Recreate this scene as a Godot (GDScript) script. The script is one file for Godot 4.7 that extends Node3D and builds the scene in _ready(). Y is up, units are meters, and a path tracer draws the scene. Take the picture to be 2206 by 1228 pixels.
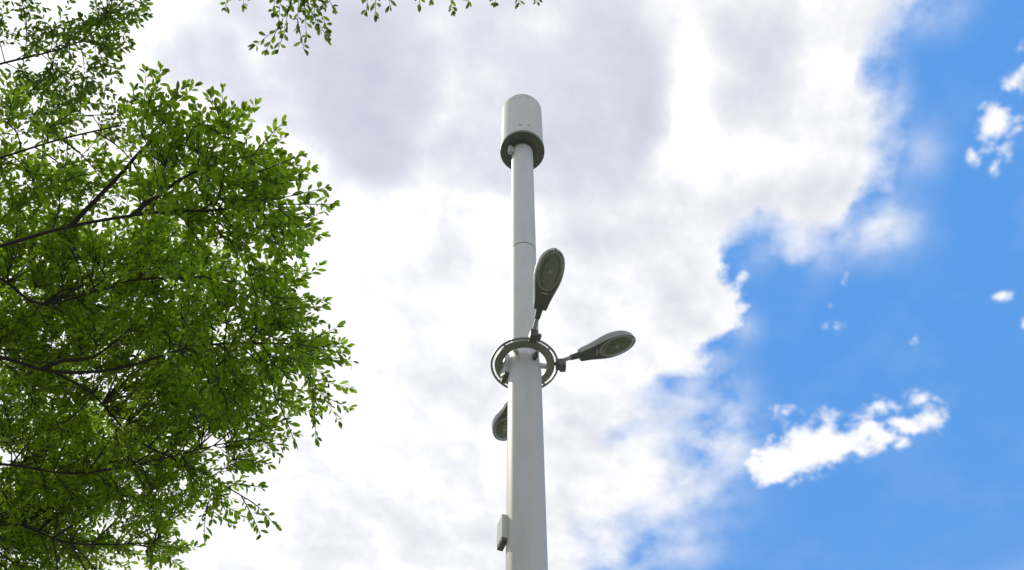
extends Node3D
# A slim grey street pole with three lamp heads, seen from below beside two leafy trees under broken cloud.

const EYE = Vector3(0, 1.6, 0)
const CAM_RIGHT = Vector3(0.999968, 0.004357, 0.006709)
const CAM_UP = Vector3(-0.008, 0.544622, 0.838644)
const CAM_FORWARD = Vector3(0, 0.838671, -0.544639)
const TO_SUN = Vector3(-0.42, 0.83, -0.37)

var M = {}
var rng = RandomNumberGenerator.new()


func _ready():
	var cam = Camera3D.new()
	cam.name = "camera"
	cam.transform = Transform3D(Basis(CAM_RIGHT, CAM_UP, -CAM_FORWARD), EYE)
	cam.fov = 32.34
	cam.near = 0.05
	cam.far = 4000.0
	add_child(cam)
	cam.current = true

	var env = Environment.new()
	env.background_mode = Environment.BG_SKY
	env.tonemap_mode = Environment.TONE_MAPPER_LINEAR
	env.tonemap_exposure = 1.0
	env.background_energy_multiplier = 1.0
	env.sdfgi_enabled = true
	env.ssao_enabled = true
	env.ssil_enabled = true
	var psm = PanoramaSkyMaterial.new()
	psm.panorama = ImageTexture.create_from_image(sky_image())
	env.sky = Sky.new()
	env.sky.sky_material = psm
	env.sky_rotation = Vector3(0, PI, 0)
	var we = WorldEnvironment.new()
	we.name = "world_environment"
	we.environment = env
	add_child(we)

	var sun = DirectionalLight3D.new()
	sun.name = "sun"
	sun.light_energy = 0.95
	sun.light_color = Color(1.0, 0.96, 0.88)
	sun.light_angular_distance = 0.6
	sun.shadow_enabled = true
	sun.sky_mode = DirectionalLight3D.SKY_MODE_LIGHT_ONLY
	add_child(sun)
	sun.look_at_from_position(TO_SUN * 50.0, Vector3.ZERO, Vector3.UP)

	materials()
	ground()
	lamp_post()
	trees()


# ---------------------------------------------------------------- sky

const field_size: int = 300
const field_half: float = 1.6
var f_bank = PackedFloat32Array()
var f_soft = PackedFloat32Array()
var f_grey = PackedFloat32Array()
var f_puff = PackedFloat32Array()
var f_veil = PackedFloat32Array()
var n_edge = FastNoiseLite.new()
var n_fine = FastNoiseLite.new()
var n_tone = FastNoiseLite.new()
var n_wide = FastNoiseLite.new()


func noise(n, sd, freq, oct, gain):
	n.seed = sd
	n.noise_type = FastNoiseLite.TYPE_SIMPLEX_SMOOTH
	n.fractal_type = FastNoiseLite.FRACTAL_FBM
	n.frequency = freq
	n.fractal_octaves = oct
	n.fractal_gain = gain


# signed distance to a closed outline on the cloud layer, positive inside
func inside_by(p: Vector2, poly: PackedVector2Array) -> float:
	var best := 1e9
	var inn := false
	var n := poly.size()
	var j := n - 1
	for i in n:
		var a := poly[j]
		var b := poly[i]
		var ab := b - a
		var ap := p - a
		var t := clampf(ap.dot(ab) / ab.dot(ab), 0.0, 1.0)
		best = minf(best, (ap - ab * t).length_squared())
		if (b.y > p.y) != (a.y > p.y) and p.x < (a.x - b.x) * (p.y - b.y) / (a.y - b.y) + b.x:
			inn = not inn
		j = i
	return sqrt(best) if inn else -sqrt(best)


func swell(p: Vector2, blobs: Array) -> float:
	var s := 0.0
	for b in blobs:
		var d := Vector2(p.x - b[0], p.y - b[1])
		if absf(d.x) > 0.6 or absf(d.y) > 0.6:
			continue
		d = d.rotated(-b[4])
		var q: float = d.x * d.x / (b[2] * b[2]) + d.y * d.y / (b[3] * b[3])
		if q < 9.0:
			s += b[5] * exp(-q)
	return s


func cloud_fields():
	# the edge of the big bank of cloud, then its grey underside, on the layer one unit above the ground
	var bank = PackedVector2Array([
		Vector2(0.396, -0.209), Vector2(0.403, -0.299), Vector2(0.392, -0.316), Vector2(0.379, -0.333), Vector2(0.380, -0.358), Vector2(0.391, -0.389), Vector2(0.409, -0.415), Vector2(0.420, -0.448),
		Vector2(0.419, -0.479), Vector2(0.411, -0.508), Vector2(0.397, -0.520), Vector2(0.384, -0.535), Vector2(0.382, -0.563), Vector2(0.363, -0.578), Vector2(0.348, -0.604), Vector2(0.336, -0.614),
		Vector2(0.324, -0.601), Vector2(0.317, -0.573), Vector2(0.297, -0.554), Vector2(0.268, -0.564), Vector2(0.255, -0.586), Vector2(0.244, -0.611), Vector2(0.247, -0.631), Vector2(0.263, -0.651), Vector2(0.278, -0.671),
		Vector2(0.272, -0.699), Vector2(0.258, -0.724), Vector2(0.236, -0.735), Vector2(0.258, -0.772), Vector2(0.238, -0.779), Vector2(0.199, -0.818), Vector2(0.242, -0.818), Vector2(0.272, -0.841), Vector2(0.267, -0.877), Vector2(0.232, -0.903),
		Vector2(0.255, -0.941), Vector2(0.294, -0.949), Vector2(0.248, -0.993), Vector2(0.213, -1.040), Vector2(0.183, -1.088), Vector2(0.152, -1.127), Vector2(0.130, -1.168), Vector2(0.084, -1.344),
		Vector2(0.1, -2.2), Vector2(-1.6, -2.4), Vector2(-2.4, -0.6), Vector2(-2.0, 0.8), Vector2(-0.6, 1.1), Vector2(0.3, 0.45), Vector2(0.42, 0.1)])
	var grey = PackedVector2Array([
		Vector2(-0.390, -0.390), Vector2(-0.362, -0.344), Vector2(-0.323, -0.315), Vector2(-0.292, -0.236), Vector2(0.123, -0.233), Vector2(0.139, -0.316), Vector2(0.154, -0.340), Vector2(0.169, -0.375), Vector2(0.171, -0.417),
		Vector2(0.179, -0.450), Vector2(0.152, -0.467), Vector2(0.147, -0.502), Vector2(0.126, -0.537), Vector2(0.083, -0.538), Vector2(0.024, -0.532), Vector2(-0.024, -0.524), Vector2(-0.061, -0.515), Vector2(-0.086, -0.498), Vector2(-0.112, -0.493), Vector2(-0.129, -0.513),
		Vector2(-0.148, -0.523), Vector2(-0.192, -0.510), Vector2(-0.207, -0.476), Vector2(-0.234, -0.454), Vector2(-0.278, -0.440), Vector2(-0.315, -0.413), Vector2(-0.363, -0.406)])
	var soft = [[0.285, -0.570, 0.0436, 0.0279, 3.06, 0.65], [0.339, -0.598, 0.0399, 0.0317, 2.04, 0.40], [0.246, -0.976, 0.1429, 0.1059, 3.04, 1.00], [0.136, -1.078, 0.1213, 0.0864, 3.11, 1.20], [0.232, -0.841, 0.0743, 0.0628, 2.90, 0.80], [0.410, -0.442, 0.1127, 0.0299, 1.80, 0.50], [0.353, -0.585, 0.0496, 0.0314, 3.04, 0.60], [0.395, -0.328, 0.0363, 0.0272, 2.10, 0.60], [0.124, -0.883, 0.1246, 0.0493, -3.14, 0.70]]
	var gaps = [[0.149, -0.883, 0.0931, 0.0182, -2.94, 0.07], [0.222, -0.804, 0.0325, 0.0129, 2.69, 0.05], [0.276, -0.898, 0.0420, 0.0248, 1.75, 0.05]]
	var tone = [
		[-0.159, -0.415, 0.0710, 0.0640, 1.08, 0.80], [-0.167, -0.333, 0.0580, 0.0343, -3.08, 0.35], [-0.143, -0.487, 0.0471, 0.0344, -3.05, 0.45], [-0.339, -0.380, 0.0503, 0.0355, -2.95, 0.05], [0.073, -0.440, 0.0660, 0.0559, 1.71, 0.30], [0.140, -0.412, 0.1017, 0.0225, 1.65, 0.60],
		[-0.275, -0.366, 0.0233, 0.0145, 1.34, -0.42], [-0.293, -0.334, 0.0230, 0.0113, 2.81, -0.22], [-0.073, -0.409, 0.0426, 0.0225, 1.53, -0.40], [-0.090, -0.441, 0.0166, 0.0152, 1.28, -0.40], [-0.028, -0.347, 0.0631, 0.0299, -3.13, -0.22], [-0.075, -0.322, 0.0240, 0.0218, -2.94, -0.40], [0.035, -0.321, 0.0335, 0.0291, 3.09, -0.20], [-0.255, -0.418, 0.0303, 0.0075, -3.12, -0.25],
		[0.123, -0.581, 0.0657, 0.0564, 2.99, 0.42], [0.211, -0.638, 0.0737, 0.0499, 1.75, 0.40], [0.080, -0.587, 0.0761, 0.0328, 1.62, 0.36], [0.108, -0.708, 0.0426, 0.0346, 1.71, 0.35], [0.241, -0.706, 0.0350, 0.0280, 2.96, 0.25], [0.187, -0.679, 0.0293, 0.0269, 2.58, 0.28],
		[0.088, -0.639, 0.0400, 0.0335, 1.71, -0.30], [0.142, -0.693, 0.0459, 0.0210, 3.14, -0.50], [0.108, -0.514, 0.0317, 0.0236, 3.09, -0.25],
		[-0.096, -0.615, 0.0472, 0.0357, -3.07, 0.26], [-0.125, -0.641, 0.0281, 0.0160, -3.10, 0.20], [-0.078, -0.558, 0.0308, 0.0119, 1.53, 0.18], [-0.104, -0.821, 0.0378, 0.0301, -2.67, 0.28], [-0.031, -0.760, 0.0353, 0.0248, 1.21, 0.34], [-0.037, -0.844, 0.0398, 0.0367, 1.45, 0.22], [-0.120, -0.902, 0.0258, 0.0244, -2.39, 0.15],
		[-0.226, -1.054, 0.0737, 0.0469, -3.07, 0.25], [-0.286, -1.122, 0.0620, 0.0395, -3.05, 0.30], [-0.134, -1.072, 0.0808, 0.0572, -3.07, 0.18], [-0.033, -1.071, 0.0477, 0.0336, 1.55, 0.42], [-0.064, -0.961, 0.0387, 0.0350, -2.99, 0.14],
		[0.074, -0.859, 0.0370, 0.0322, 3.07, 0.20], [0.144, -0.891, 0.0748, 0.0291, -2.94, 0.45], [0.096, -0.951, 0.0451, 0.0431, 2.75, 0.12], [0.094, -1.041, 0.0560, 0.0398, 1.64, 0.25], [0.133, -0.819, 0.0425, 0.0311, 3.09, 0.15],
		[0.276, -0.364, 0.0617, 0.0242, 1.75, 0.55], [0.228, -0.340, 0.0396, 0.0338, 2.77, 0.42], [0.259, -0.419, 0.0418, 0.0363, 2.64, 0.45], [0.348, -0.334, 0.0321, 0.0266, 2.35, 0.28], [0.375, -0.421, 0.0497, 0.0246, 1.83, 0.20], [0.259, -0.536, 0.0641, 0.0301, 3.12, 0.42], [0.347, -0.517, 0.0688, 0.0266, 3.12, 0.40], [0.233, -0.455, 0.0226, 0.0152, 1.79, 0.15],
		[0.187, -0.401, 0.0796, 0.0223, 1.68, -0.50], [0.204, -0.467, 0.0347, 0.0302, 2.03, -0.50], [0.276, -0.466, 0.0637, 0.0219, 2.94, -0.20], [0.162, -0.330, 0.0152, 0.0139, 2.27, 0.30]]
	var puffs = [
		[0.360, -0.948, 0.0342, 0.0269, 2.25, 1.40], [0.398, -0.920, 0.0403, 0.0283, 2.48, 1.30], [0.440, -0.905, 0.0472, 0.0211, 2.81, 1.35], [0.486, -0.884, 0.0487, 0.0162, 2.73, 1.25], [0.529, -0.866, 0.0372, 0.0098, 2.87, 1.00], [0.559, -0.858, 0.0180, 0.0143, 2.40, 0.80],
		[0.345, -0.848, 0.0135, 0.0116, 2.26, 0.62], [0.368, -0.848, 0.0161, 0.0111, 3.01, 0.50], [0.414, -0.847, 0.0153, 0.0127, 2.23, 0.60], [0.480, -0.825, 0.0149, 0.0107, 2.92, 0.52], [0.536, -0.819, 0.0227, 0.0133, 2.54, 0.68], [0.562, -0.838, 0.0170, 0.0126, 2.13, 0.60], [0.343, -0.953, 0.0168, 0.0121, 3.01, 0.60], [0.496, -0.843, 0.0389, 0.0135, 2.90, 0.45],
		[0.523, -0.435, 0.0221, 0.0158, 1.73, 1.15], [0.516, -0.412, 0.0100, 0.0077, 2.53, 0.70], [0.513, -0.474, 0.0135, 0.0096, 2.13, 0.72], [0.540, -0.469, 0.0131, 0.0096, 2.76, 0.85], [0.544, -0.495, 0.0134, 0.0070, 1.94, 0.62], [0.552, -0.439, 0.0147, 0.0109, 2.30, 0.55], [0.532, -0.388, 0.0174, 0.0089, 2.19, 0.62], [0.537, -0.362, 0.0212, 0.0065, 1.88, 0.62], [0.564, -0.480, 0.0099, 0.0067, 2.12, 0.45],
		[0.397, -0.638, 0.0123, 0.0071, 1.85, 0.72], [0.388, -0.678, 0.0093, 0.0066, 1.94, 0.68], [0.401, -0.713, 0.0163, 0.0092, 3.07, 0.55], [0.376, -0.646, 0.0091, 0.0066, 2.96, 0.40], [0.597, -0.656, 0.0119, 0.0071, -3.01, 0.75], [0.509, -0.729, 0.0121, 0.0075, 1.57, 0.50], [0.527, -0.741, 0.0153, 0.0058, 3.11, 0.50], [0.634, -0.695, 0.0146, 0.0049, 1.89, 0.75],
		[0.242, -0.615, 0.0132, 0.0098, 1.83, 0.90], [0.275, -0.644, 0.0270, 0.0100, 1.72, 0.55]]
	var veil = [
		[0.455, -0.470, 0.0415, 0.0271, 1.98, 0.26], [0.417, -0.415, 0.0604, 0.0128, 1.80, 0.42], [0.424, -0.559, 0.0516, 0.0319, 2.80, 0.50], [0.397, -0.584, 0.0660, 0.0377, 3.06, 0.30], [0.348, -0.585, 0.0517, 0.0320, 1.84, 0.35], [0.434, -0.309, 0.0432, 0.0237, 3.05, 0.30], [0.406, -0.314, 0.0321, 0.0257, 2.39, 0.30], [0.282, -0.585, 0.0386, 0.0268, 1.83, 0.30],
		[0.266, -0.764, 0.0360, 0.0294, 2.91, 0.28], [0.287, -0.841, 0.0563, 0.0363, 1.78, 0.42], [0.282, -0.949, 0.0629, 0.0556, 2.16, 0.32], [0.251, -0.907, 0.0757, 0.0502, 3.07, 0.40], [0.234, -1.049, 0.0801, 0.0562, 3.07, 0.40], [0.207, -1.127, 0.0960, 0.0498, 3.13, 0.35], [0.131, -1.127, 0.0601, 0.0545, 1.83, 0.50], [0.144, -0.891, 0.1058, 0.0415, -2.99, 0.40], [0.287, -0.706, 0.0289, 0.0226, 1.91, 0.25], [0.226, -0.810, 0.0363, 0.0232, 3.09, 0.30]]
	var n := field_size
	f_bank.resize(n * n)
	f_soft.resize(n * n)
	f_grey.resize(n * n)
	f_puff.resize(n * n)
	f_veil.resize(n * n)
	for j in n:
		for i in n:
			var p := Vector2(i, j) / (n - 1.0) * 2.0 * field_half - Vector2(field_half, field_half)
			var k := j * n + i
			f_bank[k] = inside_by(p, bank) - swell(p, gaps)
			f_soft[k] = swell(p, soft)
			f_grey[k] = smoothstep(-0.016, 0.022, inside_by(p, grey)) * 0.68 + swell(p, tone)
			f_puff[k] = swell(p, puffs)
			f_veil[k] = swell(p, veil)


func at(f: PackedFloat32Array, k: int, tx: float, ty: float) -> float:
	return lerpf(lerpf(f[k], f[k + 1], tx), lerpf(f[k + field_size], f[k + field_size + 1], tx), ty)


func sky_color(d: Vector3) -> Color:
	var up := maxf(d.y, 0.02)
	var p := Vector2(d.x, d.z) / up
	var far := p.length()
	# clear air, paler towards the horizon
	var pale := pow(1.0 - clampf(d.y, 0.0, 1.0), 3.0)
	var blue := Color(0.108, 0.340, 0.815).lerp(Color(0.46, 0.66, 0.92), clampf(pale, 0.0, 1.0))
	# soft warp so that the edges billow
	var wp := p + Vector2(n_wide.get_noise_2d(p.x * 3.0 + 7.0, p.y * 3.0), n_wide.get_noise_2d(p.x * 3.0, p.y * 3.0 + 31.0)) * 0.012
	var g := ((wp + Vector2(field_half, field_half)) / (2.0 * field_half) * (field_size - 1.0)).clamp(Vector2.ZERO, Vector2(field_size - 1.01, field_size - 1.01))
	var gi := Vector2i(g)
	var k := gi.y * field_size + gi.x
	var tx := g.x - gi.x
	var ty := g.y - gi.y
	var e := n_edge.get_noise_2d(p.x, p.y)
	var fi := n_fine.get_noise_2d(p.x, p.y)
	var to := n_tone.get_noise_2d(p.x, p.y)
	var soft := clampf(at(f_soft, k, tx, ty), 0.0, 1.0)
	var bank := at(f_bank, k, tx, ty)
	var w := lerpf(0.010, 0.085, soft)
	var a := smoothstep(-w, w, bank + e * lerpf(0.026, 0.060, soft * soft) + fi * 0.013)
	var puff := at(f_puff, k, tx, ty)
	a = maxf(a, smoothstep(0.10, 1.15, puff * 1.06 + fi * 0.95 * smoothstep(0.05, 0.4, puff) + e * 0.25 * smoothstep(0.1, 0.4, puff)))
	var v := at(f_veil, k, tx, ty)
	a = maxf(a, 0.03 * smoothstep(-0.1, 0.5, to + e * 0.4))
	a = maxf(a, clampf(v * (0.8 + e * 1.3 + to * 0.6), 0.0, 0.8))
	# broken cloud over the rest of the sky
	var beyond := maxf(smoothstep(0.95, 1.3, p.x), maxf(smoothstep(-0.25, 0.25, p.y), smoothstep(1.3, 1.7, far)))
	if beyond > 0.0:
		var c := n_wide.get_noise_2d(p.x * 0.9 + 50.0, p.y * 0.9) + e * 0.35
		a = lerpf(a, maxf(a * (1.0 - smoothstep(1.3, 1.8, far)), smoothstep(-0.24, 0.06, c)), beyond)
	var inside := clampf(bank * 6.0, 0.0, 1.0)
	var grey := at(f_grey, k, tx, ty)
	grey += to * lerpf(0.26, 0.32, clampf(grey, 0.0, 1.0)) + e * 0.16 + fi * 0.05 + 0.04
	# billows: the sides turned to the sun are brighter
	grey += (n_edge.get_noise_2d(p.x - 0.018, p.y - 0.016) - e) * 0.42 + (n_fine.get_noise_2d(p.x - 0.006, p.y - 0.0055) - fi) * 0.13
	grey = 1.05 * (1.0 - exp(-1.25 * maxf(grey, 0.0))) * smoothstep(0.0, 0.05, bank + 0.02 + e * 0.02)
	if beyond > 0.0:
		grey = lerpf(grey, clampf(0.3 + to * 0.9, 0.0, 1.0) * a, beyond)
	# lit cloud, brighter near the sun where it shines through
	var near := maxf(d.dot(TO_SUN.normalized()), 0.0)
	var lit := 1.0 + 0.22 * pow(near, 12.0)
	var white := Color(lit, lit, lit * 1.01)
	var cloud := white.lerp(Color(0.57, 0.60, 0.735), grey)
	var c2 := blue.lerp(cloud, a)
	return c2.lerp(Color(0.70, 0.80, 0.92), smoothstep(0.30, 0.03, d.y) * 0.85)


func sky_part(w: int, h: int, c0: int, c1: int, r0: int, r1: int) -> Image:
	var px := PackedFloat32Array()
	px.resize((c1 - c0) * (r1 - r0) * 3)
	var o := 0
	for r in range(r0, r1):
		var el := (0.5 - (r + 0.5) / h) * PI
		var cy := cos(el)
		var sy := sin(el)
		for c in range(c0, c1):
			var az := ((c + 0.5) / w - 0.5) * TAU
			var col := sky_color(Vector3(sin(az) * cy, sy, -cos(az) * cy))
			px[o] = col.r
			px[o + 1] = col.g
			px[o + 2] = col.b
			o += 3
	return Image.create_from_data(c1 - c0, r1 - r0, false, Image.FORMAT_RGBF, px.to_byte_array())


func sky_image() -> Image:
	noise(n_edge, 11, 9.0, 6, 0.55)
	noise(n_fine, 5, 26.0, 5, 0.55)
	noise(n_tone, 23, 6.0, 6, 0.58)
	noise(n_wide, 3, 1.6, 3, 0.5)
	cloud_fields()
	var im := sky_part(1024, 256 * 2, 0, 1024, 0, 512)
	im.resize(4096, 2048, Image.INTERPOLATE_CUBIC)
	# the part high over the street is sampled more finely
	var c0 := 1300
	var r0 := 130
	var fine := sky_part(4096, 2048, c0, 2796, r0, 600)
	im.blit_rect(fine, Rect2i(0, 0, fine.get_width(), fine.get_height()), Vector2i(c0, r0))
	return im


# ---------------------------------------------------------------- helpers

func mat(c: Color, rough: float, metal := 0.0) -> StandardMaterial3D:
	var m = StandardMaterial3D.new()
	m.albedo_color = c.linear_to_srgb()
	m.roughness = rough
	m.metallic = metal
	return m


func ramp_noise(sd, freq, oct, a: Color, b: Color, size = 512) -> NoiseTexture2D:
	var n = FastNoiseLite.new()
	noise(n, sd, freq, oct, 0.55)
	var t = NoiseTexture2D.new()
	t.width = size
	t.height = size
	t.seamless = true
	t.noise = n
	var g = Gradient.new()
	g.set_color(0, a)
	g.set_color(1, b)
	t.color_ramp = g
	return t


func painted(c: Color, rough, sd) -> StandardMaterial3D:
	var m = mat(c, rough)
	m.albedo_texture = ramp_noise(sd, 0.012, 6, Color(0.945, 0.945, 0.935), Color(1, 1, 1))
	m.uv1_triplanar = true
	m.uv1_world_triplanar = true
	m.uv1_scale = Vector3(1.3, 0.35, 1.3)
	return m


func materials():
	M.pole = painted(Color(0.70, 0.655, 0.61), 0.5, 71)
	M.pole_low = painted(Color(0.64, 0.60, 0.57), 0.5, 72)
	M.drum = painted(Color(0.72, 0.69, 0.63), 0.55, 73)
	M.seam = mat(Color(0.16, 0.16, 0.16), 0.7)
	M.dark = mat(Color(0.10, 0.102, 0.09), 0.5)
	M.flange = painted(Color(0.145, 0.15, 0.13), 0.45, 74)
	M.ring = painted(Color(0.25, 0.255, 0.23), 0.45, 78)
	M.shell = painted(Color(0.42, 0.415, 0.40), 0.45, 75)
	M.rim = mat(Color(0.40, 0.40, 0.40), 0.4)
	M.plate = mat(Color(0.105, 0.108, 0.096), 0.45)
	M.lens = mat(Color(0.7, 0.75, 0.6), 0.06)
	M.lens.transparency = BaseMaterial3D.TRANSPARENCY_ALPHA
	M.lens.albedo_color.a = 0.12
	M.reflector = mat(Color(0.07, 0.088, 0.045), 0.35)
	M.led = mat(Color(0.30, 0.32, 0.22), 0.35)
	M.box = painted(Color(0.60, 0.595, 0.55), 0.5, 76)
	M.steel = mat(Color(0.45, 0.45, 0.45), 0.35, 0.7)
	M.soil = mat(Color(0.10, 0.13, 0.05), 0.95)
	M.soil.albedo_texture = ramp_noise(81, 0.02, 6, Color(0.55, 0.6, 0.5), Color(1, 1, 0.9))
	M.soil.uv1_triplanar = true
	M.soil.uv1_world_triplanar = true
	M.soil.uv1_scale = Vector3(0.4, 0.4, 0.4)
	M.concrete = painted(Color(0.30, 0.29, 0.265), 0.9, 77)
	M.bark = mat(Color(0.06, 0.052, 0.036), 0.9)
	M.bark.albedo_texture = ramp_noise(82, 0.05, 5, Color(0.5, 0.5, 0.5), Color(1, 1, 1))
	M.bark.uv1_triplanar = true
	M.bark.uv1_scale = Vector3(6, 1.2, 6)
	M.leaf = StandardMaterial3D.new()
	M.leaf.vertex_color_use_as_albedo = true
	M.leaf.roughness = 0.55
	M.leaf.metallic_specular = 0.35
	M.leaf.backlight_enabled = true
	M.leaf.backlight = Color(1.0, 1.0, 1.0)


func put(st: SurfaceTool, called: String, m: Material, parent: Node = self) -> MeshInstance3D:
	var o = MeshInstance3D.new()
	o.name = called
	o.mesh = st.commit()
	o.material_override = m
	parent.add_child(o, true)
	return o


func thing(called, label, category, where := Vector3.ZERO) -> Node3D:
	var o = Node3D.new()
	o.name = called
	o.position = where
	o.set_meta("label", label)
	o.set_meta("category", category)
	add_child(o, true)
	return o


func begin() -> SurfaceTool:
	var st = SurfaceTool.new()
	st.begin(Mesh.PRIMITIVE_TRIANGLES)
	return st


func quad(st: SurfaceTool, a, b, c, d):
	for v in [a, b, c, a, c, d]:
		st.add_vertex(v)


# turned shape: rows are [radius, height, smooth group of the band that ends here]
func lathe(st: SurfaceTool, rows: Array, sides: int, x := Transform3D()):
	for i in range(1, rows.size()):
		st.set_smooth_group(int(rows[i][2]))
		for s in sides:
			var a0 := TAU * s / sides
			var a1 := TAU * (s + 1) / sides
			var p := func(r, a): return x * Vector3(r[0] * sin(a), r[1], r[0] * cos(a))
			quad(st, p.call(rows[i - 1], a0), p.call(rows[i], a0), p.call(rows[i], a1), p.call(rows[i - 1], a1))
	return st


func turned(rows: Array, sides := 64, x := Transform3D()) -> SurfaceTool:
	var st = begin()
	lathe(st, rows, sides, x)
	st.generate_normals()
	return st


func tube(st: SurfaceTool, pts: PackedVector3Array, r0: float, r1: float, sides := 6):
	var n := pts.size()
	var prev := []
	var side := Vector3.RIGHT
	for i in n:
		var t := (pts[mini(i + 1, n - 1)] - pts[maxi(i - 1, 0)]).normalized()
		side = (side - t * side.dot(t))
		if side.length() < 0.1:
			side = t.cross(Vector3.UP) if absf(t.y) < 0.9 else t.cross(Vector3.RIGHT)
		side = side.normalized()
		var up := t.cross(side)
		var r := lerpf(r0, r1, i / (n - 1.0))
		var ring := []
		for s in sides:
			var a := TAU * s / sides
			ring.append(pts[i] + (side * cos(a) + up * sin(a)) * r)
		if i:
			for s in sides:
				var s2 := (s + 1) % sides
				quad(st, prev[s], prev[s2], ring[s2], ring[s])
		prev = ring


# box with chamfered edges
func block(st: SurfaceTool, size: Vector3, bev: float, x: Transform3D):
	st.set_smooth_group(-1)
	var h := size / 2.0
	for ax in 3:
		for s in [-1.0, 1.0]:
			var u := (ax + 1) % 3
			var v := (ax + 2) % 3
			var c := []
			for k in [[-1, -1], [1, -1], [1, 1], [-1, 1]]:
				var p := Vector3.ZERO
				p[ax] = s * h[ax]
				p[u] = k[0] * (h[u] - bev)
				p[v] = k[1] * (h[v] - bev)
				c.append(x * p)
			if s < 0:
				quad(st, c[0], c[1], c[2], c[3])
			else:
				quad(st, c[3], c[2], c[1], c[0])
	for ax in 3:
		var u := (ax + 1) % 3
		var v := (ax + 2) % 3
		for su in [-1.0, 1.0]:
			for sv in [-1.0, 1.0]:
				var e := []
				for k in [[-1, 0], [1, 0], [1, 1], [-1, 1]]:
					var p := Vector3.ZERO
					p[ax] = k[0] * (h[ax] - bev)
					p[u] = su * (h[u] - (bev if k[1] else 0.0))
					p[v] = sv * (h[v] - (0.0 if k[1] else bev))
					e.append(x * p)
				if su * sv > 0:
					quad(st, e[3], e[2], e[1], e[0])
				else:
					quad(st, e[0], e[1], e[2], e[3])
	for sx in [-1.0, 1.0]:
		for sy in [-1.0, 1.0]:
			for sz in [-1.0, 1.0]:
				var a := x * Vector3(sx * h.x, sy * (h.y - bev), sz * (h.z - bev))
				var b := x * Vector3(sx * (h.x - bev), sy * h.y, sz * (h.z - bev))
				var c := x * Vector3(sx * (h.x - bev), sy * (h.y - bev), sz * h.z)
				for q in ([a, c, b] if sx * sy * sz > 0 else [a, b, c]):
					st.add_vertex(q)


func boxed(size: Vector3, bev: float, x := Transform3D()) -> SurfaceTool:
	var st = begin()
	block(st, size, bev, x)
	st.generate_normals()
	return st


func spin(deg: float) -> Basis:
	return Basis(Vector3.UP, deg_to_rad(deg))


# ---------------------------------------------------------------- ground

func ground():
	var st = begin()
	var n := 40
	for i in n:
		for j in n:
			var p := func(a, b): return Vector3((a / float(n) - 0.5) * 1200.0, 0.0, (b / float(n) - 0.5) * 1200.0)
			quad(st, p.call(i, j), p.call(i + 1, j), p.call(i + 1, j + 1), p.call(i, j + 1))
	st.generate_normals()
	var o = put(st, "ground", M.soil)
	o.set_meta("kind", "structure")
	o.set_meta("label", "grassy ground below the pole and the trees")
	var pv = put(boxed(Vector3(9.0, 0.1, 60), 0.02, Transform3D(Basis(), Vector3(1.5, 0.054, -3))), "pavement", M.concrete)
	pv.set_meta("kind", "structure")
	pv.set_meta("label", "pale concrete pavement that the pole stands on")


# ---------------------------------------------------------------- lamp post

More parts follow.
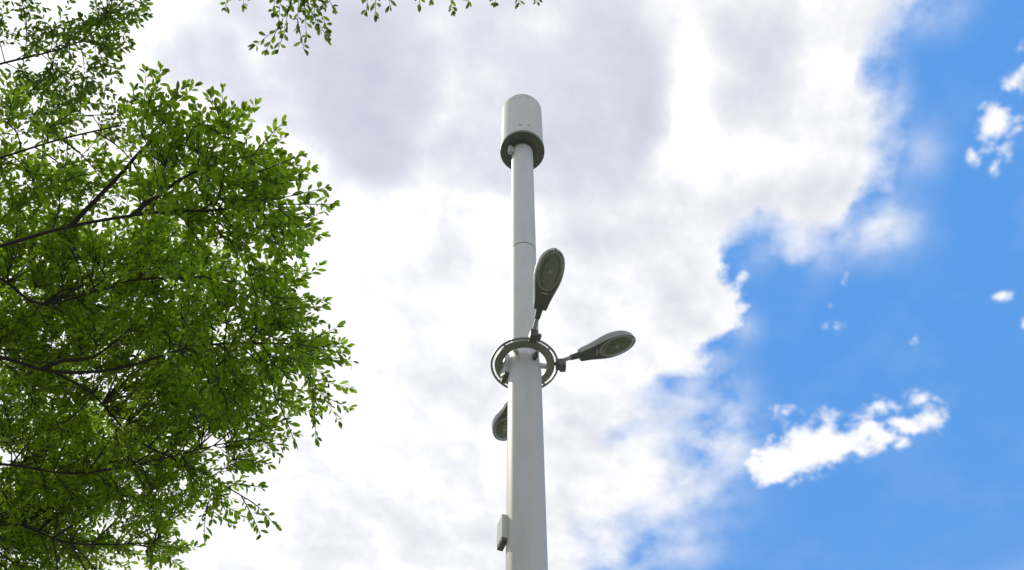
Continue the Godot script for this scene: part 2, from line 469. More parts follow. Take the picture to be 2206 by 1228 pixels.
func lamp_post():
	var o = thing("street_lamp_pole", "slim grey street pole with three lamp heads on a ring and a drum on top", "street lamp", Vector3(0.11, 0.104, -5))
	var g := -0.104
	put(turned([[0.0, 0.0, 1], [0.25, 0.0, 1], [0.25, 0.03, 2], [0.16, 0.034, 3], [0.155, 0.25, 4], [0.1385, 0.27, 5]]), "base_plate", M.flange, o)
	# lower shaft in one length up to the ring
	put(turned([[0.138, 0.2, 1], [0.138, 3.0, 1], [0.1375, 5.5, 1], [0.137, 7.98 + g, 1], [0.1365, 8.0 + g, 2]]), "lower_shaft", M.pole_low, o)
	put(turned([[0.1365, 8.0 + g, 1], [0.1255, 8.12 + g, 1], [0.1245, 8.135 + g, 2]]), "collar", M.pole, o)
	put(turned([[0.1245, 8.13 + g, 1], [0.1245, 9.868 + g, 1]]), "middle_shaft", M.pole, o)
	put(turned([[0.1245, 9.868 + g, 1], [0.1215, 9.870 + g, 2], [0.1215, 9.882 + g, 3], [0.1245, 9.884 + g, 4]]), "joint_groove", M.seam, o)
	put(turned([[0.1245, 9.884 + g, 1], [0.1240, 12.2 + g, 1]]), "upper_shaft", M.pole, o)

	# drum antenna: dark flange below, pale cylinder with a rounded top edge
	var fl = put(turned([[0.124, 12.16 + g, 1], [0.15, 12.150 + g, 1], [0.15, 12.172 + g, 2], [0.252, 12.172 + g, 3], [0.262, 12.18 + g, 4], [0.262, 12.225 + g, 5], [0.255, 12.232 + g, 6], [0.24, 12.234 + g, 7]]), "drum_flange", M.flange, o)
	for k in 12:
		var a := TAU * (k + 0.35) / 12.0
		put(turned([[0.0, -0.014, 1], [0.012, -0.014, 1], [0.013, 0.0, 2]], 6, Transform3D(Basis(), Vector3(sin(a) * 0.225, 12.172 + g, cos(a) * 0.225))), "bolt", M.ring, fl)
	var dr = put(turned([[0.253, 12.232 + g, 1], [0.253, 12.29 + g, 2], [0.2505, 12.292 + g, 3], [0.2505, 13.35 + g, 4], [0.248, 13.366 + g, 5], [0.242, 13.377 + g, 5], [0.23, 13.383 + g, 5], [0.0, 13.40 + g, 5]], 72), "antenna_drum", M.drum, o)
	for a in [-6.0, 17.0]:
		var b = spin(a)
		put(boxed(Vector3(0.030, 0.014, 0.010), 0.003, Transform3D(b, b * Vector3(0, 0, 0.252) + Vector3(0, 12.40 + g + (0.012 if a > 0 else 0.0), 0))), "drum_screw", M.shell, dr)
		put(boxed(Vector3(0.030, 0.014, 0.010), 0.003, Transform3D(b, b * Vector3(0, 0, 0.2495) + Vector3(0, 13.25 + g, 0))), "drum_screw", M.shell, dr)
	# cable conduit below the drum
	var cb = spin(-62)
	put(boxed(Vector3(0.055, 0.16, 0.06), 0.008, Transform3D(cb, cb * Vector3(0, 0, 0.155) + Vector3(0, 12.085 + g, 0))), "cable_conduit", M.box, o)

	# mounting ring: flat inner band, raised web, outer rim
	var y := 8.075 + g
	var rg = put(turned([[0.184, y, 1], [0.246, y, 1], [0.249, y + 0.003, 2], [0.249, y + 0.022, 3], [0.184, y + 0.022, 4], [0.184, y, 5]], 72), "mounting_ring", M.ring, o)
	put(turned([[0.266, y + 0.002, 1], [0.269, y - 0.002, 1], [0.280, y - 0.002, 1], [0.283, y + 0.002, 1], [0.283, y + 0.012, 1], [0.280, y + 0.016, 1], [0.269, y + 0.016, 1], [0.266, y + 0.012, 1], [0.266, y + 0.002, 1]], 72), "ring_rim", M.ring, rg)
	for k in 4:
		var b = spin(k * 90.0 + 50.0)
		put(boxed(Vector3(0.016, 0.010, 0.028), 0.002, Transform3D(b, b * Vector3(0, 0, 0.2595) + Vector3(0, y + 0.008, 0))), "ring_spacer", M.ring, rg)
	for a in [-28.0, 36.0, 98.0, -92.0, 165.0, -150.0]:
		var b = spin(a)
		put(boxed(Vector3(0.026, 0.05, 0.085), 0.004, Transform3D(b, b * Vector3(0, 0, 0.158) + Vector3(0, y + 0.024, 0))), "ring_spoke", M.box, rg)
	var bb = spin(33)
	put(boxed(Vector3(0.03, 0.06, 0.05), 0.005, Transform3D(bb, bb * Vector3(0, 0, 0.156) + Vector3(0, y - 0.045, 0))), "ring_catch", M.dark, rg)

	luminaire(o, 13.0, y, 11.0, 0.0)
	luminaire(o, 89.0, y, 25.0, -0.03)
	luminaire(o, 191.0, y, 13.0, 0.0)

	for t in [[-71.0, 8.04 + g, 0.24], [-71.0, 6.25 + g, 0.21]]:
		var b = spin(t[0])
		var bx = put(boxed(Vector3(0.115, t[2], 0.045), 0.006, Transform3D(b, b * Vector3(-0.05, 0, 0.152) + Vector3(0, t[1], 0))), "junction_box", M.box, o)
		put(boxed(Vector3(0.111, 0.022, 0.041), 0.003, Transform3D(b, b * Vector3(-0.05, 0, 0.152) + Vector3(0, t[1] - t[2] / 2.0 - 0.0115, 0))), "bottom_cover", M.dark, bx)


func luminaire(post: Node3D, az: float, y: float, rise: float, shift: float):
	var tilt = Basis(Vector3.RIGHT, deg_to_rad(-rise))
	var turn = spin(az)
	var root = turn * Vector3(0, 0, 0.29) + Vector3(0, y + 0.03, 0)
	var x = Transform3D(turn * tilt, root + turn * tilt * Vector3(0, 0, 0.235 + shift))
	# plan of the head: narrow and cut square at the neck, round at the tip
	var rows = []
	var L := 0.53
	var N := 26
	for i in N + 1:
		var u := i / float(N)
		var s := u * 0.6 / 0.5 if u < 0.5 else 0.6 + 0.4 * sin((u - 0.5) * PI)
		var w := lerpf(0.062, 0.120, smoothstep(0.0, 0.72, s / 0.6 * 0.72)) if s < 0.6 else 0.120 * sqrt(maxf(0.0, 1.0 - pow((s - 0.6) / 0.4, 2.2)))
		if s < 0.03:
			w *= 0.86 + 0.14 * s / 0.03
		rows.append([s * L, maxf(w, 0.004)])
	var shape := [[-0.90, 0.0], [-0.93, 0.006], [-1.0, 0.050], [-0.90, 0.072], [-0.55, 0.092], [0.0, 0.100], [0.55, 0.092], [0.90, 0.072], [1.0, 0.050], [0.93, 0.006], [0.90, 0.0]]
	var st = begin()
	st.set_smooth_group(1)
	var pos := func(i, k):
		var r = rows[i]
		var h: float = minf(1.0, 0.45 + r[1] / 0.120 * 0.55)
		return x * Vector3(shape[k][0] * r[1], shape[k][1] * (h if shape[k][1] > 0.01 else 1.0), r[0])
	for i in N:
		for k in shape.size() - 1:
			st.set_smooth_group(1 if k > 1 and k < 8 else 2)
			quad(st, pos.call(i, k), pos.call(i, k + 1), pos.call(i + 1, k + 1), pos.call(i + 1, k))
	st.set_smooth_group(3)
	for k in range(1, shape.size() - 2):
		for v in [pos.call(0, 0), pos.call(0, k + 1), pos.call(0, k)]:
			st.add_vertex(v)
	# flat lip round the underside
	st.set_smooth_group(4)
	for i in N:
		for s in [-1.0, 1.0]:
			var a = x * Vector3(s * rows[i][1] * 0.90, 0, rows[i][0])
			var b = x * Vector3(s * rows[i + 1][1] * 0.90, 0, rows[i + 1][0])
			var c = x * Vector3(s * rows[i + 1][1] * 0.81, 0.001, minf(rows[i + 1][0], L * 0.975))
			var d = x * Vector3(s * rows[i][1] * 0.81, 0.001, minf(rows[i][0], L * 0.975))
			quad(st, a, b, c, d)
	st.generate_normals()
	var lum = put(st, "luminaire", M.shell, post)
	st = begin()
	st.set_smooth_group(1)
	for i in N:
		var a = x * Vector3(-rows[i][1] * 0.83, 0.004, minf(rows[i][0] + 0.004, L * 0.972))
		var b = x * Vector3(rows[i][1] * 0.83, 0.004, minf(rows[i][0] + 0.004, L * 0.972))
		var c = x * Vector3(rows[i + 1][1] * 0.83, 0.004, minf(rows[i + 1][0] + 0.004, L * 0.972))
		var d = x * Vector3(-rows[i + 1][1] * 0.83, 0.004, minf(rows[i + 1][0] + 0.004, L * 0.972))
		quad(st, a, b, c, d)
	st.generate_normals()
	put(st, "underside", M.plate, lum)
	# shallow glass bowl with its bezel
	var bowl := []
	for k in 7:
		var t := k / 6.0
		bowl.append([maxf(sin(t * PI / 2.0), 0.0), -0.030 * cos(t * PI / 2.0), 1])
	put(turned(bowl, 40, x * Transform3D(Basis.from_scale(Vector3(0.090, 1, 0.162)), Vector3(0, 0.001, 0.345))), "lens", M.lens, lum)
	var inner := []
	for k in 5:
		var t := k / 4.0
		inner.append([maxf(sin(t * PI / 2.0), 0.0) * 0.9, 0.0035 - 0.007 * cos(t * PI / 2.0), 1])
	put(turned(inner, 32, x * Transform3D(Basis.from_scale(Vector3(0.082, 1, 0.15)), Vector3(0, 0.0, 0.345))), "reflector", M.reflector, lum)
	put(boxed(Vector3(0.070, 0.008, 0.050), 0.003, x * Transform3D(Basis(), Vector3(0, -0.008, 0.285))), "lamp_holder", M.dark, lum)
	put(turned([[0.0, -0.016, 1], [0.014, -0.014, 1], [0.019, -0.006, 1], [0.019, 0.0, 2]], 16, x * Transform3D(Basis(), Vector3(0, -0.001, 0.340))), "bulb", M.led, lum)
	put(turned([[0.98, 0.002, 1], [1.0, -0.005, 2], [1.06, -0.004, 3], [1.08, 0.003, 4]], 40, x * Transform3D(Basis.from_scale(Vector3(0.0895, 1, 0.160)), Vector3(0, 0.0, 0.345))), "bezel", M.shell, lum)
	put(boxed(Vector3(0.06, 0.010, 0.014), 0.003, x * Transform3D(Basis(), Vector3(0, -0.002, 0.150))), "latch", M.rim, lum)
	# socket and arm
	st = begin()
	tube(st, PackedVector3Array([x * Vector3(0, 0.026, -0.085), x * Vector3(0, 0.026, -0.02), x * Vector3(0, 0.028, 0.03)]), 0.024, 0.031, 14)
	st.generate_normals()
	put(st, "socket", M.dark, lum)
	st = begin()
	var s0 = turn * Vector3(0, 0, 0.255) + Vector3(0, y + 0.015, 0)
	tube(st, PackedVector3Array([s0, s0.lerp(x * Vector3(0, 0.024, -0.16), 0.6), x * Vector3(0, 0.024, -0.13), x * Vector3(0, 0.026, -0.06)]), 0.017, 0.017, 14)
	st.generate_normals()
	put(st, "arm", M.shell, lum)
	put(boxed(Vector3(0.065, 0.09, 0.085), 0.006, Transform3D(turn, turn * Vector3(0, 0, 0.300) + Vector3(0, y + 0.012, 0))), "clamp", M.dark, lum)
	put(boxed(Vector3(0.03, 0.03, 0.05), 0.004, Transform3D(turn, turn * Vector3(0.045, 0, 0.315) + Vector3(0, y - 0.004, 0))), "clamp_bolt", M.flange, lum)


# ---------------------------------------------------------------- trees

var leaf_meshes = []
var tone_set = []
const TONES = [
	Color(0.215, 0.361, 0.014), Color(0.259, 0.419, 0.016), Color(0.166, 0.291, 0.014), Color(0.295, 0.477, 0.025),
	Color(0.228, 0.367, 0.009), Color(0.105, 0.175, 0.023), Color(0.277, 0.443, 0.017), Color(0.369, 0.547, 0.081)]


func leaf_mesh(wide: float, fold: float, curl: float, c: Color) -> ArrayMesh:
	# one unit long along +Z, face up; two halves folded along the midrib, on a short stalk
	var st = begin()
	st.set_smooth_group(1)
	var zs := [0.0, 0.12, 0.32, 0.56, 0.78, 0.93, 1.0]
	var ws := [0.02, 0.03, 0.60, 0.96, 0.82, 0.40, 0.04]
	for s in [-1.0, 1.0]:
		for i in zs.size() - 1:
			var v := func(j, out):
				var w: float = ws[j] * wide * 0.5 * out
				return Vector3(s * w, absf(w) * fold - curl * zs[j] * zs[j], zs[j])
			if i == 0:
				continue
			var q = [v.call(i, 0.0), v.call(i, 1.0), v.call(i + 1, 1.0), v.call(i + 1, 0.0)]
			if s < 0:
				q = [q[3], q[2], q[1], q[0]]
			for k in [0, 1, 2, 0, 2, 3]:
				st.set_color(c)
				st.add_vertex(q[k])
	for q in [Vector3(-0.012, 0, 0), Vector3(0.012, 0, 0), Vector3(0.012, 0, 0.14), Vector3(-0.012, 0, 0), Vector3(0.012, 0, 0.14), Vector3(-0.012, 0, 0.14)]:
		st.set_color(c)
		st.add_vertex(q)
	st.generate_normals()
	return st.commit()


func rnd(a: float, b: float) -> float:
	return rng.randf_range(a, b)


func ball() -> Vector3:
	while true:
		var v = Vector3(rnd(-1, 1), rnd(-1, 1), rnd(-1, 1))
		if v.length() < 1.0 and v.length() > 0.05:
			return v
	return Vector3.UP


func smooth_path(ctrl: Array, step: float) -> PackedVector3Array:
	var c = Curve3D.new()
	c.bake_interval = step
	for i in ctrl.size():
		var t: Vector3 = (ctrl[mini(i + 1, ctrl.size() - 1)] - ctrl[maxi(i - 1, 0)]) / 6.0
		c.add_point(ctrl[i], -t, t)
	return c.get_baked_points()


# leaves along one twig, appended to d as [transform, tone]
func dress(d: Array, pts: PackedVector3Array, gap: float, size: Vector2, start := 0.12, pale := 0.0):
	var total := 0.0
	for i in range(1, pts.size()):
		total += pts[i].distance_to(pts[i - 1])
	var want := total * start
	var run := 0.0
	var turn := rnd(0, TAU)
	for i in range(1, pts.size()):
		var seg := pts[i] - pts[i - 1]
		var l := seg.length()
		var t := seg / l
		while want <= run + l:
			var p := pts[i - 1] + t * (want - run)
			var along := want / total
			var side := t.cross(Vector3.UP).normalized().rotated(t, turn)
			turn += 2.4 + rnd(-0.4, 0.4)
			one_leaf(d, p, (t * rnd(0.45, 1.0) + side * rnd(0.7, 1.0) + ball() * 0.25).normalized(), size, along, pale)
			want += gap * rnd(0.7, 1.3)
		run += l
	var tip := pts[pts.size() - 1]
	var dir := (tip - pts[pts.size() - 2]).normalized()
	for k in 4:
		one_leaf(d, tip, (dir * 1.2 + ball() * 0.9).normalized(), size, 1.0, pale)


func one_leaf(d: Array, p: Vector3, dir: Vector3, size: Vector2, along: float, pale: float):
	var up := (Vector3.UP * 0.9 + TO_SUN * 0.3 + ball() * 0.75).normalized()
	var r := up.cross(dir)
	if r.length() < 0.05:
		r = Vector3.RIGHT
	r = r.normalized()
	var l := lerpf(size.x, size.y, pow(rng.randf(), 1.4)) * (0.8 + 0.25 * sin(along * 3.0))
	var w := l * rnd(0.85, 1.2)
	var b := Basis(r * w, dir.cross(r).normalized() * l, dir * l)
	var tone: int = tone_set[rng.randi_range(0, tone_set.size() - 1)]
	if rng.randf() < pale:
		tone = 7
	d.append([Transform3D(b, p), tone])


func bend(a: Vector3, b: Vector3, lead: Vector3, n := 6, sway := 0.03) -> PackedVector3Array:
	var out := PackedVector3Array()
	var mid := a.lerp(b, 0.5) + lead * a.distance_to(b) * 0.25 + ball() * sway
	for i in n + 1:
		var t := i / float(n)
		out.append(a.lerp(mid, t).lerp(mid.lerp(b, t), t))
	return out


# boughs: [control points, radius at start, radius at end]; clumps: [centre, spread, number of twigs]; sprigs: [from, to]
func grow(tree: Node3D, trunk: Array, tr: Vector2, boughs: Array, clumps: Array, sprigs: Array, size: Vector2, gap: float, twig: Vector2, pale: float, hub: Vector3, tones := [0, 1, 2, 3, 4, 5, 6]):
	tone_set = tones
	var leaves := []
	var nodes := PackedVector3Array()
	var st = begin()
	st.set_smooth_group(1)
	tube(st, smooth_path(trunk, 0.25), tr.x, tr.y, 14)
	st.generate_normals()
	put(st, "trunk", M.bark, tree)
	for b in boughs:
		var path = smooth_path(b[0], 0.12)
		st = begin()
		st.set_smooth_group(1)
		tube(st, path, b[1], b[2], 8)
		st.generate_normals()
		put(st, "bough", M.bark, tree)
		for p in path.slice(path.size() / 4):
			nodes.append(p)
	var twigs = begin()
	twigs.set_smooth_group(1)
	for c in clumps:
		var at_p: Vector3 = c[0]
		var best := nodes[0]
		var bd := 1e9
		for p in nodes:
			var dd = p.distance_to(at_p) + maxf(0.0, hub.distance_to(p) - hub.distance_to(at_p)) * 1.5
			if dd < bd:
				bd = dd
				best = p
		var out = (at_p - hub).normalized()
		var br = bend(best, at_p, (out * 0.5 + Vector3.UP * 0.3), 7)
		st = begin()
		st.set_smooth_group(1)
		tube(st, br, clampf(0.003 + bd * 0.004, 0.003, 0.008), 0.002, 5)
		st.generate_normals()
		put(st, "branch", M.bark, tree)
		var go = (br[7] - br[5]).normalized()
		for k in int(c[2]):
			var from = br[rng.randi_range(3, 7)] if k else br[7]
			var dir = (go * 0.6 + out * 0.55 + ball() * 1.0 + Vector3.UP * 0.1).normalized()
			var to = from + dir * rnd(twig.x, twig.y) * float(c[1])
			var tw = bend(from, to, Vector3.UP * rnd(-0.5, 0.3), 4, 0.02)
			tube(twigs, tw, 0.0024, 0.0012, 3)
			dress(leaves, tw, gap, size, 0.12, pale)
	for s in sprigs:
		var tw = bend(s[0], s[1], Vector3.UP * rnd(-0.1, 0.25), 6, 0.015)
		tube(twigs, tw, 0.0030, 0.0012, 4)
		dress(leaves, tw, gap * 1.15, size, 0.05 if s.size() < 3 else float(s[2]), pale)
	twigs.generate_normals()
	put(twigs, "twigs", M.bark, tree).set_meta("kind", "stuff")
	# the leaves that show largest are parts of their own, the rest one mass
	var ranked := []
	for i in leaves.size():
		var x: Transform3D = leaves[i][0]
		var v = x.origin + x.basis.z * 0.5 - EYE
		var z = v.dot(CAM_FORWARD)
		var big := 0.0
		if z > 0.3 and absf(v.dot(CAM_RIGHT)) < z * 0.52 and absf(v.dot(CAM_UP)) < z * 0.29:
			big = absf(v.normalized().dot(x.basis.y.normalized())) * x.basis.x.length() * x.basis.z.length() / (z * z * z)
		ranked.append([big, i])
	ranked.sort_custom(func(a, b): return a[0] > b[0] or (a[0] == b[0] and a[1] < b[1]))
	var rest := []
	for k in ranked.size():
		var lf = leaves[ranked[k][1]]
		if k < 300 and ranked[k][0] > 0.0:
			var m = MeshInstance3D.new()
			m.name = "leaf"
			m.mesh = leaf_meshes[lf[1] * 2 + k % 2]
			m.material_override = M.leaf
			m.transform = lf[0]
			tree.add_child(m, true)
		else:
			rest.append(lf)
	var mm = MultiMesh.new()
	mm.transform_format = MultiMesh.TRANSFORM_3D
	mm.use_colors = true
	mm.mesh = leaf_meshes[16]
	mm.instance_count = rest.size()
	for i in rest.size():
		mm.set_instance_transform(i, rest[i][0])
		mm.set_instance_color(i, TONES[rest[i][1]])
	var mi = MultiMeshInstance3D.new()
	mi.name = "leaves"
	mi.multimesh = mm
	mi.material_override = M.leaf
	mi.set_meta("kind", "stuff")
	tree.add_child(mi, true)
	print(tree.name, " leaves ", leaves.size(), " branches ", clumps.size())


# clump centres spread evenly through a set of [centre, radii, share] ovals
func scatter(ovals: Array, spacing: float, twigs: int) -> Array:
	var out := []
	for o in ovals:
		var gap: float = spacing * o[2]
		for t in 900:
			var u = ball()
			var p: Vector3 = o[0] + Vector3(u.x * o[1].x, u.y * o[1].y, u.z * o[1].z)
			var ok := true
			for q in out:
				if q[0].distance_to(p) < gap:
					ok = false
					break
			if ok:
				out.append([p, 1.0, twigs])
	return out


func trees():
	rng.seed = 4107
	for c in TONES:
		leaf_meshes.append(leaf_mesh(0.33, 0.22, 0.12, c))
		leaf_meshes.append(leaf_mesh(0.38, 0.12, 0.20, c))
	leaf_meshes.append(leaf_mesh(0.355, 0.2, 0.15, Color.WHITE))

	var near = thing("leafy_tree", "dense bright green tree filling the left side below the sparser one", "tree")
	var ovals = [
		[Vector3(-2.343, 5.957, -1.920), Vector3(0.12, 0.08, 0.13), 1.1],
		[Vector3(-1.574, 5.519, -1.860), Vector3(0.11, 0.12, 0.17), 1],
		[Vector3(-1.329, 5.400, -1.861), Vector3(0.15, 0.11, 0.17), 1],
		[Vector3(-1.126, 5.302, -1.919), Vector3(0.13, 0.09, 0.17), 1],
		[Vector3(-2.182, 6.020, -2.374), Vector3(0.35, 0.10, 0.22), 1],
		[Vector3(-2.589, 6.182, -2.491), Vector3(0.20, 0.12, 0.22), 1],
		[Vector3(-1.454, 5.581, -2.133), Vector3(0.28, 0.16, 0.25), 0.95],
		[Vector3(-1.064, 5.383, -2.070), Vector3(0.12, 0.10, 0.17), 1],
		[Vector3(-1.176, 5.455, -2.327), Vector3(0.14, 0.13, 0.22), 1],
		[Vector3(-2.632, 6.292, -2.874), Vector3(0.34, 0.20, 0.25), 1],
		[Vector3(-1.948, 6.011, -2.755), Vector3(0.37, 0.19, 0.25), 1],
		[Vector3(-2.703, 6.147, -3.281), Vector3(0.32, 0.23, 0.25), 1],
		[Vector3(-2.070, 5.959, -3.203), Vector3(0.38, 0.24, 0.30), 1],
		[Vector3(-1.445, 5.676, -2.903), Vector3(0.28, 0.20, 0.25), 1],
		[Vector3(-1.138, 5.496, -2.814), Vector3(0.15, 0.16, 0.22), 1],
		[Vector3(-1.024, 5.416, -2.937), Vector3(0.11, 0.08, 0.17), 1],
		[Vector3(-2.741, 6.056, -3.788), Vector3(0.36, 0.23, 0.25), 1],
		[Vector3(-2.038, 5.890, -3.676), Vector3(0.37, 0.23, 0.25), 1],
		[Vector3(-1.454, 5.690, -3.434), Vector3(0.20, 0.18, 0.25), 1],
		[Vector3(-2.850, 6.035, -4.370), Vector3(0.37, 0.22, 0.25), 1],
		[Vector3(-2.200, 5.907, -4.200), Vector3(0.33, 0.19, 0.25), 1],
		[Vector3(-1.665, 5.719, -3.939), Vector3(0.19, 0.13, 0.22), 1.05],
		[Vector3(-2.957, 6.048, -4.902), Vector3(0.42, 0.17, 0.25), 1],
		[Vector3(-2.338, 5.919, -4.733), Vector3(0.23, 0.15, 0.25), 1.05],
		[Vector3(-3.123, 6.976, -3.840), Vector3(0.47, 0.50, 0.35), 1.15],
		[Vector3(-2.965, 6.724, -4.778), Vector3(0.59, 0.44, 0.35), 1.15],
		[Vector3(-2.300, 6.896, -3.412), Vector3(0.45, 0.37, 0.35), 1.15],
		[Vector3(-2.059, 6.619, -4.022), Vector3(0.39, 0.35, 0.35), 1.15],
		[Vector3(-3.433, 6.491, -5.321), Vector3(0.53, 0.27, 0.35), 1.15],
		[Vector3(-3.525, 6.301, -3.043), Vector3(0.48, 0.83, 0.60), 1.7],
		[Vector3(-3.804, 6.088, -4.473), Vector3(0.53, 0.70, 0.51), 1.7],
		[Vector3(-3.231, 5.821, -5.618), Vector3(0.75, 0.33, 0.34), 1.7],
		[Vector3(-4.1, 5.9, -2.8), Vector3(1.0, 0.9, 0.9), 2.0],
		[Vector3(-5.1, 5.3, -3.1), Vector3(0.9, 0.8, 0.9), 2.0],
		[Vector3(-4.3, 5.1, -4.2), Vector3(0.9, 0.8, 0.8), 2.0],
		[Vector3(-4.2, 5.2, -1.8), Vector3(0.8, 0.7, 0.8), 2.0],
	]
	var boughs = [
		[[Vector3(-4.1, 3.9, -2.95), Vector3(-3.282, 5.881, -2.771), Vector3(-2.423, 5.590, -2.394), Vector3(-2.072, 5.598, -2.290), Vector3(-1.645, 5.547, -2.184), Vector3(-1.318, 5.468, -2.123), Vector3(-1.057, 5.449, -2.059)], 0.0234, 0.0043],
		[[Vector3(-2.072, 5.598, -2.290), Vector3(-1.826, 5.682, -2.069), Vector3(-1.648, 5.730, -1.902), Vector3(-1.404, 5.696, -1.772)], 0.0125, 0.0043],
		[[Vector3(-1.743, 5.520, -2.189), Vector3(-1.606, 5.547, -2.093), Vector3(-1.407, 5.515, -1.958), Vector3(-1.174, 5.459, -1.861)], 0.0094, 0.0034],
		[[Vector3(-4.15, 3.7, -3.0), Vector3(-3.666, 6.209, -3.368), Vector3(-2.783, 5.860, -3.263), Vector3(-2.481, 5.781, -3.294), Vector3(-2.091, 5.710, -3.219), Vector3(-1.618, 5.698, -3.053), Vector3(-1.115, 5.546, -2.921)], 0.0234, 0.0043],
		[[Vector3(-2.531, 5.787, -3.283), Vector3(-2.406, 5.815, -3.241), Vector3(-2.235, 5.783, -3.199), Vector3(-1.994, 5.837, -3.023)], 0.0125, 0.0043],
		[[Vector3(-4.1, 4.2, -2.95), Vector3(-3.670, 6.473, -2.962), Vector3(-2.864, 6.150, -2.909), Vector3(-2.558, 6.019, -3.018), Vector3(-2.021, 5.964, -2.827), Vector3(-1.573, 5.889, -2.760), Vector3(-1.186, 5.684, -2.708)], 0.0172, 0.0034],
		[[Vector3(-2.481, 5.781, -3.294), Vector3(-2.340, 5.869, -3.525), Vector3(-2.162, 5.848, -3.832), Vector3(-1.813, 5.755, -3.975), Vector3(-1.479, 5.619, -4.093)], 0.0070, 0.0034],
		[[Vector3(-4.15, 3.4, -3.05), Vector3(-3.917, 6.093, -4.281), Vector3(-3.064, 5.949, -4.136), Vector3(-2.601, 5.847, -4.109), Vector3(-2.153, 5.805, -3.990), Vector3(-1.662, 5.716, -3.760)], 0.0187, 0.0034],
		[[Vector3(-4.15, 3.3, -3.1), Vector3(-4.104, 5.985, -4.998), Vector3(-3.165, 5.893, -4.590), Vector3(-2.687, 5.762, -4.607), Vector3(-2.141, 5.695, -4.527)], 0.0187, 0.0034],
		[[Vector3(-4.05, 4.6, -2.9), Vector3(-3.414, 6.294, -2.502), Vector3(-2.609, 6.134, -2.198), Vector3(-2.234, 6.049, -2.053), Vector3(-1.897, 5.996, -1.953)], 0.0172, 0.0034],
		[[Vector3(-4.2, 3.6, -3.0), Vector3(-4.7, 4.6, -3.05), Vector3(-5.3, 5.4, -3.1)], 0.04, 0.01],
		[[Vector3(-4.2, 3.8, -3.0), Vector3(-4.3, 4.6, -3.6), Vector3(-4.35, 5.3, -4.4)], 0.04, 0.01],
		[[Vector3(-4.15, 4.2, -2.95), Vector3(-4.2, 4.8, -2.4), Vector3(-4.25, 5.4, -1.6)], 0.035, 0.01],
	]
	var sprigs = [
		[Vector3(-1.041, 5.141, -1.708), Vector3(-0.908, 5.167, -1.575)], [Vector3(-1.003, 5.111, -1.754), Vector3(-0.831, 5.101, -1.677)], [Vector3(-0.959, 5.095, -1.870), Vector3(-0.736, 5.033, -1.783)], [Vector3(-0.941, 5.085, -1.885), Vector3(-0.708, 4.998, -1.836)],
		[Vector3(-0.929, 5.031, -1.877), Vector3(-0.807, 4.933, -1.936)], [Vector3(-1.015, 5.095, -1.870), Vector3(-0.844, 4.968, -1.883)], [Vector3(-1.078, 5.141, -1.708), Vector3(-0.937, 5.106, -1.670)], [Vector3(-1.351, 5.525, -1.850), Vector3(-1.241, 5.486, -1.727)],
		[Vector3(-1.432, 5.536, -1.834), Vector3(-1.337, 5.526, -1.666)], [Vector3(-1.615, 5.546, -1.818), Vector3(-1.600, 5.641, -1.673)], [Vector3(-1.554, 5.547, -1.818), Vector3(-1.481, 5.599, -1.645)], [Vector3(-1.715, 5.661, -1.826), Vector3(-1.700, 5.757, -1.678)],
		[Vector3(-0.894, 4.902, -2.444), Vector3(-0.712, 4.858, -2.327)], [Vector3(-0.894, 4.902, -2.444), Vector3(-0.693, 4.801, -2.414)], [Vector3(-0.933, 4.870, -2.493), Vector3(-0.758, 4.750, -2.494)], [Vector3(-0.971, 4.849, -2.525), Vector3(-0.871, 4.708, -2.558)],
		[Vector3(-1.014, 4.863, -2.687), Vector3(-0.918, 4.723, -2.810)], [Vector3(-0.973, 4.975, -2.330), Vector3(-0.779, 4.904, -2.257)], [Vector3(-1.097, 4.830, -2.921), Vector3(-0.972, 4.744, -2.869)], [Vector3(-1.188, 4.830, -3.289), Vector3(-1.057, 4.702, -3.303)],
		[Vector3(-1.231, 4.841, -3.272), Vector3(-1.119, 4.679, -3.338)], [Vector3(-1.379, 4.829, -3.291), Vector3(-1.368, 4.678, -3.339)], [Vector3(-1.742, 4.932, -3.683), Vector3(-1.561, 4.851, -3.624)], [Vector3(-0.975, 5.091, -2.152), Vector3(-0.856, 4.976, -2.146)], [Vector3(-0.993, 5.007, -2.282), Vector3(-0.836, 4.924, -2.225)],
		[Vector3(-1.091, 5.351, -2.669), Vector3(-0.822, 5.230, -2.672)], [Vector3(-1.112, 5.304, -2.742), Vector3(-0.853, 5.178, -2.752)], [Vector3(-1.179, 5.422, -2.561), Vector3(-0.887, 5.282, -2.592)], [Vector3(-1.043, 5.306, -2.189), Vector3(-0.919, 5.193, -2.179)], [Vector3(-1.252, 5.419, -3.116), Vector3(-1.044, 5.293, -3.127)], [Vector3(-1.324, 5.420, -3.298), Vector3(-1.158, 5.300, -3.299)], [Vector3(-1.706, 5.474, -3.949), Vector3(-1.499, 5.335, -3.980)], [Vector3(-1.199, 5.348, -1.940), Vector3(-0.900, 5.281, -1.859)],
		[Vector3(-1.316, 4.875, -3.219), Vector3(-1.121, 4.792, -3.164)], [Vector3(-1.275, 4.933, -3.129), Vector3(-1.090, 4.849, -3.076)],
	]
	grow(near, [Vector3(-4.3, -0.1, -3.1), Vector3(-4.25, 1.5, -3.05), Vector3(-4.15, 3.2, -3.0), Vector3(-4.1, 4.8, -2.9), Vector3(-4.0, 6.2, -2.7)], Vector2(0.17, 0.05), boughs, scatter(ovals, 0.185, 12), sprigs, Vector2(0.028, 0.064), 0.014, Vector2(0.13, 0.26), 0.08, Vector3(-3.2, 4.3, -2.9))

	var tall = thing("tall_tree", "sparser tree with small dark leaves in the top corner and along the top edge", "tree")
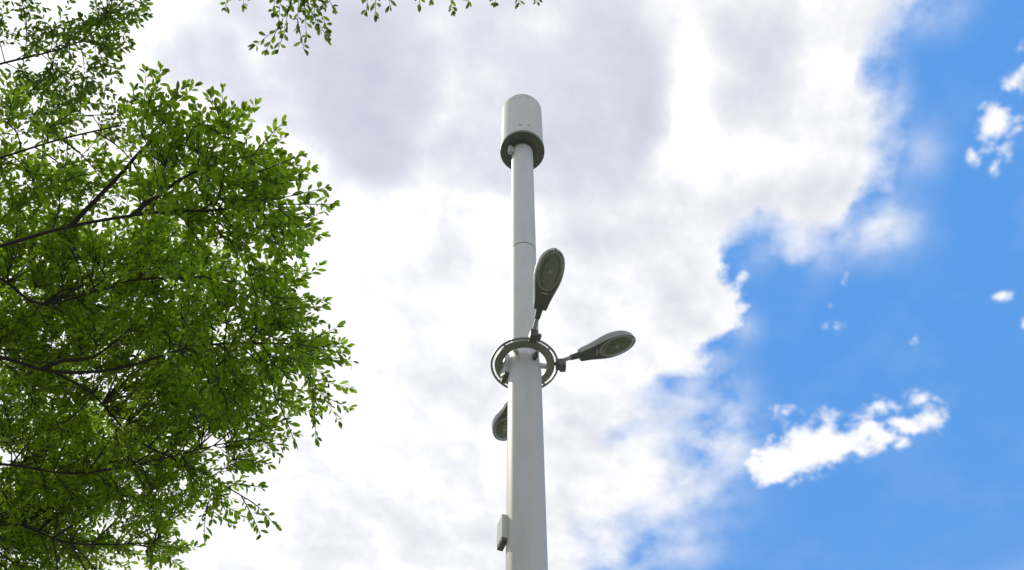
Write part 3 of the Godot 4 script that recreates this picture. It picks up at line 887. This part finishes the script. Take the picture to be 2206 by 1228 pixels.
	var ovals2 = [
		[Vector3(-3.659, 8.844, -2.431), Vector3(0.38, 0.20, 0.30), 1],
		[Vector3(-3.084, 8.595, -2.448), Vector3(0.20, 0.29, 0.30), 1],
		[Vector3(-3.586, 8.597, -2.812), Vector3(0.38, 0.20, 0.30), 1],
		[Vector3(-3.114, 8.354, -2.819), Vector3(0.24, 0.19, 0.30), 1.05],
		[Vector3(-3.513, 8.369, -3.163), Vector3(0.35, 0.13, 0.30), 1.2],
		[Vector3(-3.279, 9.132, -1.989), Vector3(0.56, 0.23, 0.40), 1.1],
		[Vector3(-4.512, 9.037, -2.502), Vector3(0.50, 0.51, 0.50), 1.5],
		[Vector3(-1.634, 8.179, -1.436), Vector3(0.51, 0.20, 0.35), 1.3],
		[Vector3(-0.613, 8.079, -1.407), Vector3(0.50, 0.17, 0.30), 1.3],
		[Vector3(-4.4, 9.4, 0.4), Vector3(1.2, 1.0, 1.2), 2.0],
		[Vector3(-5.7, 8.2, 0.9), Vector3(1.1, 0.9, 1.1), 2.0],
		[Vector3(-4.0, 8.0, 1.8), Vector3(1.1, 0.8, 1.0), 2.0],
		[Vector3(-5.0, 7.6, -0.6), Vector3(0.9, 0.8, 0.9), 2.0],
	]
	var boughs2 = [
		[[Vector3(-4.6, 5.2, 0.7), Vector3(-5.614, 8.722, -2.620), Vector3(-4.390, 8.651, -2.729), Vector3(-3.711, 8.615, -2.602), Vector3(-3.186, 8.595, -2.449), Vector3(-3.025, 8.787, -2.337)], 0.04, 0.004],
		[[Vector3(-4.6, 4.9, 0.65), Vector3(-5.684, 8.413, -3.279), Vector3(-4.386, 8.385, -3.140), Vector3(-3.674, 8.390, -2.948), Vector3(-3.165, 8.485, -2.985)], 0.03, 0.004],
		[[Vector3(-4.55, 6.0, 0.8), Vector3(-4.431, 8.989, -1.290), Vector3(-3.037, 8.712, -1.351), Vector3(-1.814, 8.243, -1.338), Vector3(-0.761, 8.158, -1.285), Vector3(0.116, 8.025, -1.307)], 0.07, 0.008],
		[[Vector3(-1.814, 8.243, -1.338), Vector3(-1.466, 7.908, -1.487), Vector3(-1.299, 7.682, -1.651)], 0.014, 0.006],
		[[Vector3(-4.55, 5.6, 0.7), Vector3(-5.1, 7.0, 0.8), Vector3(-5.9, 8.4, 0.9)], 0.06, 0.012],
		[[Vector3(-4.5, 6.2, 0.65), Vector3(-4.3, 7.2, 1.1), Vector3(-3.9, 8.1, 2.0)], 0.05, 0.012],
		[[Vector3(-4.5, 6.0, 0.65), Vector3(-4.8, 7.0, 0.1), Vector3(-5.1, 7.9, -0.7)], 0.045, 0.012],
	]
	var sprigs2 = [
		[Vector3(-1.299, 7.682, -1.651), Vector3(-1.240, 7.345, -1.803)], [Vector3(-1.327, 7.666, -1.675), Vector3(-1.362, 7.270, -1.919)], [Vector3(-1.263, 7.535, -1.694), Vector3(-1.214, 7.214, -1.913)], [Vector3(-1.363, 7.314, -1.850), Vector3(-1.432, 7.120, -1.965)], [Vector3(-1.335, 7.300, -1.873), Vector3(-1.365, 7.121, -1.965)], [Vector3(-1.280, 7.315, -1.849), Vector3(-1.217, 7.121, -1.964), 0.4],
		[Vector3(-1.299, 7.666, -1.675), Vector3(-1.102, 7.286, -1.894)], [Vector3(-1.241, 7.636, -1.722), Vector3(-1.117, 7.353, -1.791)], [Vector3(-1.440, 7.666, -1.676), Vector3(-1.418, 7.337, -1.816)], [Vector3(-1.226, 7.360, -1.780), Vector3(-1.083, 7.158, -1.906), 0.5], [Vector3(-1.390, 7.285, -1.896), Vector3(-1.494, 7.132, -1.948), 0.5],
		[Vector3(-1.327, 7.697, -1.628), Vector3(-1.345, 7.459, -1.811)], [Vector3(-1.299, 7.666, -1.675), Vector3(-1.280, 7.285, -1.895)], [Vector3(-1.242, 7.667, -1.675), Vector3(-1.171, 7.300, -1.871)], [Vector3(-1.412, 7.666, -1.676), Vector3(-1.390, 7.307, -1.861)], [Vector3(-1.276, 7.535, -1.694), Vector3(-1.193, 7.330, -1.826)], [Vector3(-1.185, 7.667, -1.674), Vector3(-1.086, 7.445, -1.833)],
		[Vector3(-1.724, 7.813, -1.633), Vector3(-1.735, 7.449, -1.826), 0.4], [Vector3(-1.695, 7.797, -1.657), Vector3(-1.624, 7.457, -1.813), 0.5], [Vector3(-0.889, 7.816, -1.628), Vector3(-0.885, 7.442, -1.836), 0.5], [Vector3(-0.831, 7.801, -1.652), Vector3(-0.746, 7.458, -1.812), 0.5], [Vector3(-0.860, 7.801, -1.652), Vector3(-0.835, 7.431, -1.855), 0.6],
		[Vector3(-0.630, 7.817, -1.626), Vector3(-0.565, 7.465, -1.801), 0.6], [Vector3(-0.428, 7.818, -1.625), Vector3(-0.370, 7.445, -1.833), 0.6], [Vector3(-0.284, 7.819, -1.624), Vector3(-0.278, 7.472, -1.790), 0.7], [Vector3(-0.140, 7.820, -1.623), Vector3(-0.114, 7.473, -1.789), 0.7], [Vector3(0.047, 7.820, -1.621), Vector3(0.028, 7.472, -1.790), 0.75], [Vector3(0.119, 7.821, -1.621), Vector3(0.134, 7.477, -1.783), 0.8],
	]
	grow(tall, [Vector3(-4.9, -0.1, 0.5), Vector3(-4.8, 2.0, 0.6), Vector3(-4.6, 5.0, 0.7), Vector3(-4.4, 7.5, 0.6), Vector3(-4.3, 9.5, 0.5)], Vector2(0.22, 0.05), boughs2, scatter(ovals2, 0.26, 9), sprigs2, Vector2(0.042, 0.072), 0.022, Vector2(0.16, 0.32), 0.02, Vector3(-4.2, 6.5, -1.0), [2, 5, 5, 2, 5, 5])
